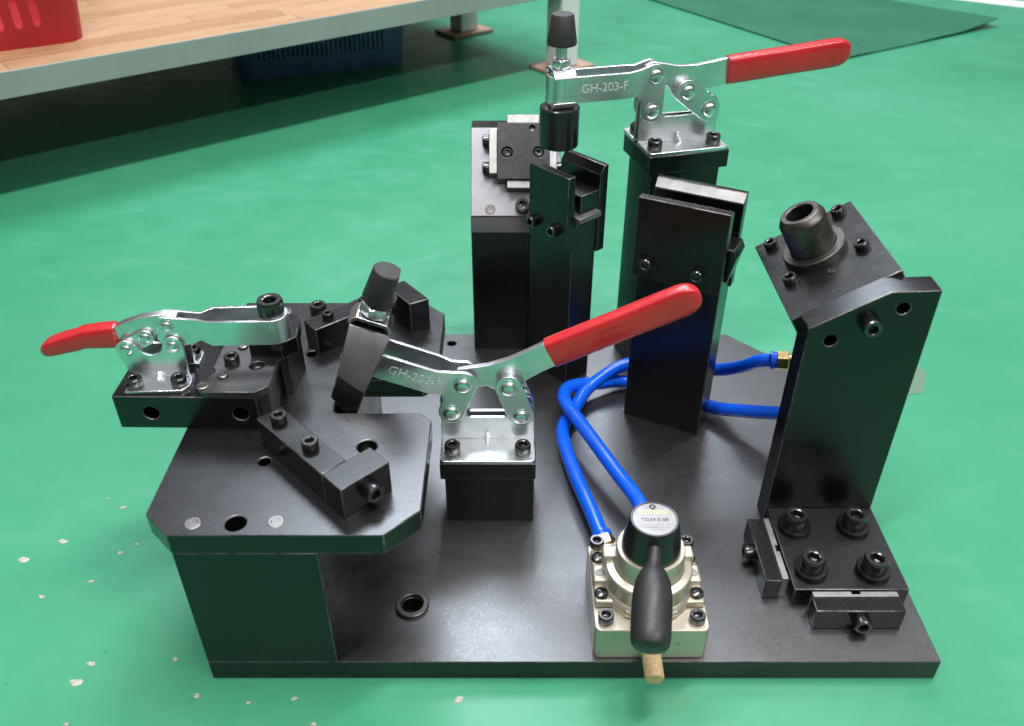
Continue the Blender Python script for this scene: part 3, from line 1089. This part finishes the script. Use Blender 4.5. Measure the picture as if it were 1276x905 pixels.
ob('collar', ring([(22.6, 0.05), (22.6, 6.2), (21.9, 7), (16.8, 7), (16.8, 0.05)], 56), 'bush_steel', head, HM @ T(hc[0], hc[1], 0))
ob('bush', ring([(16.3, 0), (16.3, 30.5), (16.0, 31.5), (13.4, 36), (12.8, 36.4), (10.0, 36.4), (9.4, 35.8), (9.4, 0)], 56), 'bush_steel', head, HM @ T(hc[0], hc[1], 0), 0, 'hollow chamfered steel bush')
for x, y in ((5, 41), (57, 42), (4.5, 94), (57, 95)):
    screw(head, HM @ T(x, y, 0), 6)
ob('dowel_hole', lathe([(2.9, 0.05), (2.9, 0.5), (1.9, 0.5), (1.7, 0.12), (0, 0.12)], 20), 'bush_steel', head, HM @ T(31.5, 33, 0))
ob('air_cylinder', lathe([(0, -118), (19, -118), (20, -117), (20, -19), (19, -18.2), (0, -18.2)], 40), 'black_steel', head, HM @ T(30, 52, 0) @ rot(14, 'Y'))


def stop_block(M, L, screw_x, label):
    """bar with a silver shim towards the foot; local x along the bar, y away from the foot"""
    s = ob('stop_block', box(0, L, 0, 11.5, BZ + 0.05, 36), 'black_steel', FX, M, 0.7, label)
    sh = prism([(1, -4.4), (L * 0.44, -4.4), (L * 0.44, -2.2), (L * 0.54, -2.2), (L * 0.54, -4.4), (L - 1, -4.4), (L - 1, -0.05), (1, -0.05)], BZ + 0.05, 37.2)
    ob('shim', sh, 'shim_silver', s, M, 0.3)
    screw(s, M @ T(screw_x, 11.5, 27.5) @ rot(-90, 'X'), 7)
    return s


stop_block(T(263.3, 382.6, 0) @ rot(180), 60, 29, 'black stop block with silver shim at the front of the foot')
stop_block(T(187.2, 397, 0) @ rot(90), 59.5, 34, 'black stop block with silver shim at the left of the foot')

# ------------------------------------------------------------------ hand lever valve
VC = (90.0, 385.0)
VM = T(VC[0], VC[1], 0)


def rrect(w, d, r, n=5):
    return arc(w / 2 - r, d / 2 - r, r, 0, 90, n) + arc(-w / 2 + r, d / 2 - r, r, 90, 180, n) + arc(-w / 2 + r, -d / 2 + r, r, 180, 270, n) + arc(w / 2 - r, -d / 2 + r, r, 270, 360, n)


valve = ob('hand_valve', prism(rrect(74, 74, 4.5), BZ + 0.05, 46), 'valve_silver', FX, VM, 0.8, 'champagne silver rotary hand valve with black lever')
cov = [(-36, -19), (-22, -19), (-17, -27), (0, -33.5), (17, -27), (22, -19), (36, -19), (36, 25), (28, 33), (-28, 33), (-36, 25)]
ob('cover', prism(cov, 46.02, 52), 'valve_silver', valve, VM, 1.6)
for sx in (-1, 1):
    ob('lug', box(min(sx * 22, sx * 36), max(sx * 22, sx * 36), -5, 10, 46.03, 56), 'valve_silver', valve, VM, 1.6)
    pin(valve, VM @ T(sx * 31.5, 2, 56), 2.8, 0.7, 'label_silver', 'plug')
    ob('rib', box(min(sx * 18, sx * 30), max(sx * 18, sx * 30), 2, 12, 60, 72), 'valve_silver', valve, VM, 1.2)
ob('dome', lathe([(0, 46.1), (31, 46.1), (31, 51), (29.6, 53), (28.3, 54), (28, 60), (28.6, 60.6), (28.6, 66.5), (27.8, 67.6), (23.5, 68.6), (22.6, 70), (22.3, 82.5), (21.6, 83.8), (0, 84.2)], 64),
   'valve_silver', valve, VM)
knob = ob('knob', lathe([(0, 84.3), (18.8, 84.3), (19.2, 85.2), (18.4, 92), (16.0, 107.2), (15.6, 108.4), (15.0, 109), (14.1, 109), (13.9, 108.4), (0, 108.4)], 64), 'black_plastic', valve, VM, 0, 'glossy black knob')
ob('label_disc', lathe([(0, 108.45), (13.7, 108.45), (13.7, 108.8), (0, 108.8)], 56), 'label_silver', valve, VM, 0, 'round silver model label')
LZ = 108.86
ob('label_arrow', lathe([(0, 0), (2.2, 0), (2.2, 0.06), (0, 0.06)], 24), 'ink_black', valve, VM @ T(0, 10.6, LZ))
ob('label_arrow', prism([(-1.25, -0.9), (1.25, -0.9), (0, 1.35)], 0.08, 0.14), 'label_silver', valve, VM @ T(0, 10.6, LZ))
ob('lettering', text_mesh('TG34-S-08', 3.9, 0.03), 'ink_black', valve, VM @ T(0, -0.8, LZ + 0.03))
bm = bmesh.new()                         # worn, unreadable gold print
for x in (-8.4, -5.2, -2.0, 1.2, 4.4, 7.4):
    box(x - 1.1, x + 1.1, 4.2, 5.2, 0, 0.05, bm); box(x - 1.1, x - 0.3, 5.2, 7.4, 0, 0.05, bm); box(x - 0.3, x + 1.1, 6.6, 7.4, 0, 0.05, bm)
ob('label_print', bm, 'label_gold', valve, VM @ T(0, 0, LZ))
bm = bmesh.new()
for yy, wd in ((-5.0, 10.5), (-7.2, 9.0), (-9.2, 4.0)):
    x = -wd
    while x < wd:
        q = random.uniform(0.3, 1.0)
        if random.random() < 0.75:
            box(x, x + q, yy - random.uniform(0.2, 0.7), yy + random.uniform(0.2, 0.7), 0, 0.05, bm)
        x += q + random.uniform(0.25, 0.5)
ob('label_print', bm, 'ink_grey', valve, VM @ T(0, 0, LZ))
# lever
a, b_ = Vector((88.8, 369, 98)), Vector((79.5, 308, 81))
LM = frame(a, (1, 0, 0), b_ - a)
Ln = (b_ - a).length
ob('lever', lathe([(0, -8), (4.4, -8), (4.6, 8), (5.2, 11), (8.4, 16), (10.8, 22), (12.0, 30), (12.2, 38), (12.0, Ln - 9), (11.4, Ln - 4), (9.8, Ln - 1.4), (7.0, Ln - 0.3), (3, Ln), (0, Ln + 0.1)], 40),
   'lever_plastic', valve, LM, 0, 'matt black bottle shaped lever')
# corner cap screws and cross head cover screws
for sx, sy in ((-29.5, -28.5), (29.5, -28.5), (-31, 30), (31, 30)):
    screw(valve, VM @ T(sx, sy, 52 if sy > 0 else 46), 6)


def cross_screw(M):
    me = lathe([(4.6, 0.0), (4.7, 1.2), (4.2, 2.4), (2.8, 3.2), (0, 3.5)], 28)
    me = finish(me)
    p_, q_ = 2.9, 0.6
    cc = [prism([(p_, -q_), (p_, q_), (q_, q_), (q_, p_), (-q_, p_), (-q_, q_), (-p_, q_), (-p_, -q_), (-q_, -q_), (-q_, -p_), (q_, -p_), (q_, -q_)], 1.9, 6)]
    ob('cross_screw', me, 'screw_black', valve, M, 0, None, cc)


for sx, sy, rz in ((-31.2, -12.5, 20), (31.2, -12.5, 55), (-31, 18, 10), (31, 18, 35)):
    cross_screw(VM @ T(sx, sy, 52) @ rot(rz))
# port marking and sintered silencer on the front
ob('lettering', text_mesh('-I', 4.5, 0.05), 'ink_black', valve, VM @ T(17, -37.05, 33) @ rot(90, 'X'))
ob('silencer', lathe([(0, 0), (6.2, 0), (6.2, 22.6), (5.4, 24), (0, 24.3)], 32), 'silencer_bronze', valve, frame((89.5, 348, 31), (1, 0, 0), (0, -1, -0.08)), 0, 'sintered bronze silencer')


# ------------------------------------------------------------------ air hoses
def fitting(hose, p, d):
    M = frame(p, (0.3, 0.2, 1), d) @ Matrix.Diagonal((0.86, 0.86, 0.8, 1))
    ob('collet', ring([(9.0, -1), (9.0, 2), (8.2, 2.6), (8.2, 5), (7.3, 5), (7.3, -1)], 32), 'blue_hose', hose, M)
    ob('brass_nut', hexnut(17, 12, 6.3), 'brass', hose, M @ T(0, 0, 5.2))
    ob('brass_stem', lathe([(0, 17.3), (6.8, 17.3), (6.8, 27), (0, 27)], 28), 'brass', hose, M)


H1 = [(99, 448, 34), (96, 470, 40), (81, 502, 43), (59, 557, 43), (46, 590, 43), (49, 612, 40), (62, 625, 35), (80, 632, 31), (104, 640, 27), (140, 628, 25), (176, 600, 29), (201, 580, 40), (225, 562, 52), (236, 552, 58)]
H2 = [(66, 443, 32), (61, 466, 32), (51, 508, 31), (44.5, 545, 30), (44, 572, 28), (56, 598, 30), (72, 626, 33), (105, 645, 43), (145, 645, 44), (183, 630, 48), (200, 612, 64), (210, 598, 80), (219, 592, 85)]
for pts, lab in ((H1, 'blue air hose, lower one reaching the air cylinder'), (H2, 'blue air hose, upper one reaching the air cylinder')):
    bm, path = tube_path(pts, 5.8)
    h = ob('air_hose', bm, 'blue_hose', FX, None, 0, lab)
    fitting(h, path[-1], Vector((1, -0.25, 0.12)))
    d0 = path[0] - path[3]
    fitting(h, path[0], d0)

# ------------------------------------------------------------------ rubbed edges on the blackened parts
m, nt, b = new_mat('worn_edge')
v = coords(nt)
f = noise(nt, v, 55, 5, 0.7)
nt.links.new(ramp(nt, f, [(0.40, c4(0.02, 0.02, 0.021)), (0.62, c4(0.20, 0.195, 0.19))]), b.inputs['Base Color'])
nt.links.new(rng(nt, f, 0.2, 0.95, 0.40, 0.62), b.inputs['Metallic'])
b.inputs['Roughness'].default_value = 0.34
for o in list(bpy.data.objects):
    if o.type == 'MESH' and o.data.materials and o.data.materials[0].name.startswith('black_steel'):
        for md in o.modifiers:
            if md.type == 'BEVEL':
                o.data.materials.append(MATS['worn_edge'])
                md.material = len(o.data.materials) - 1
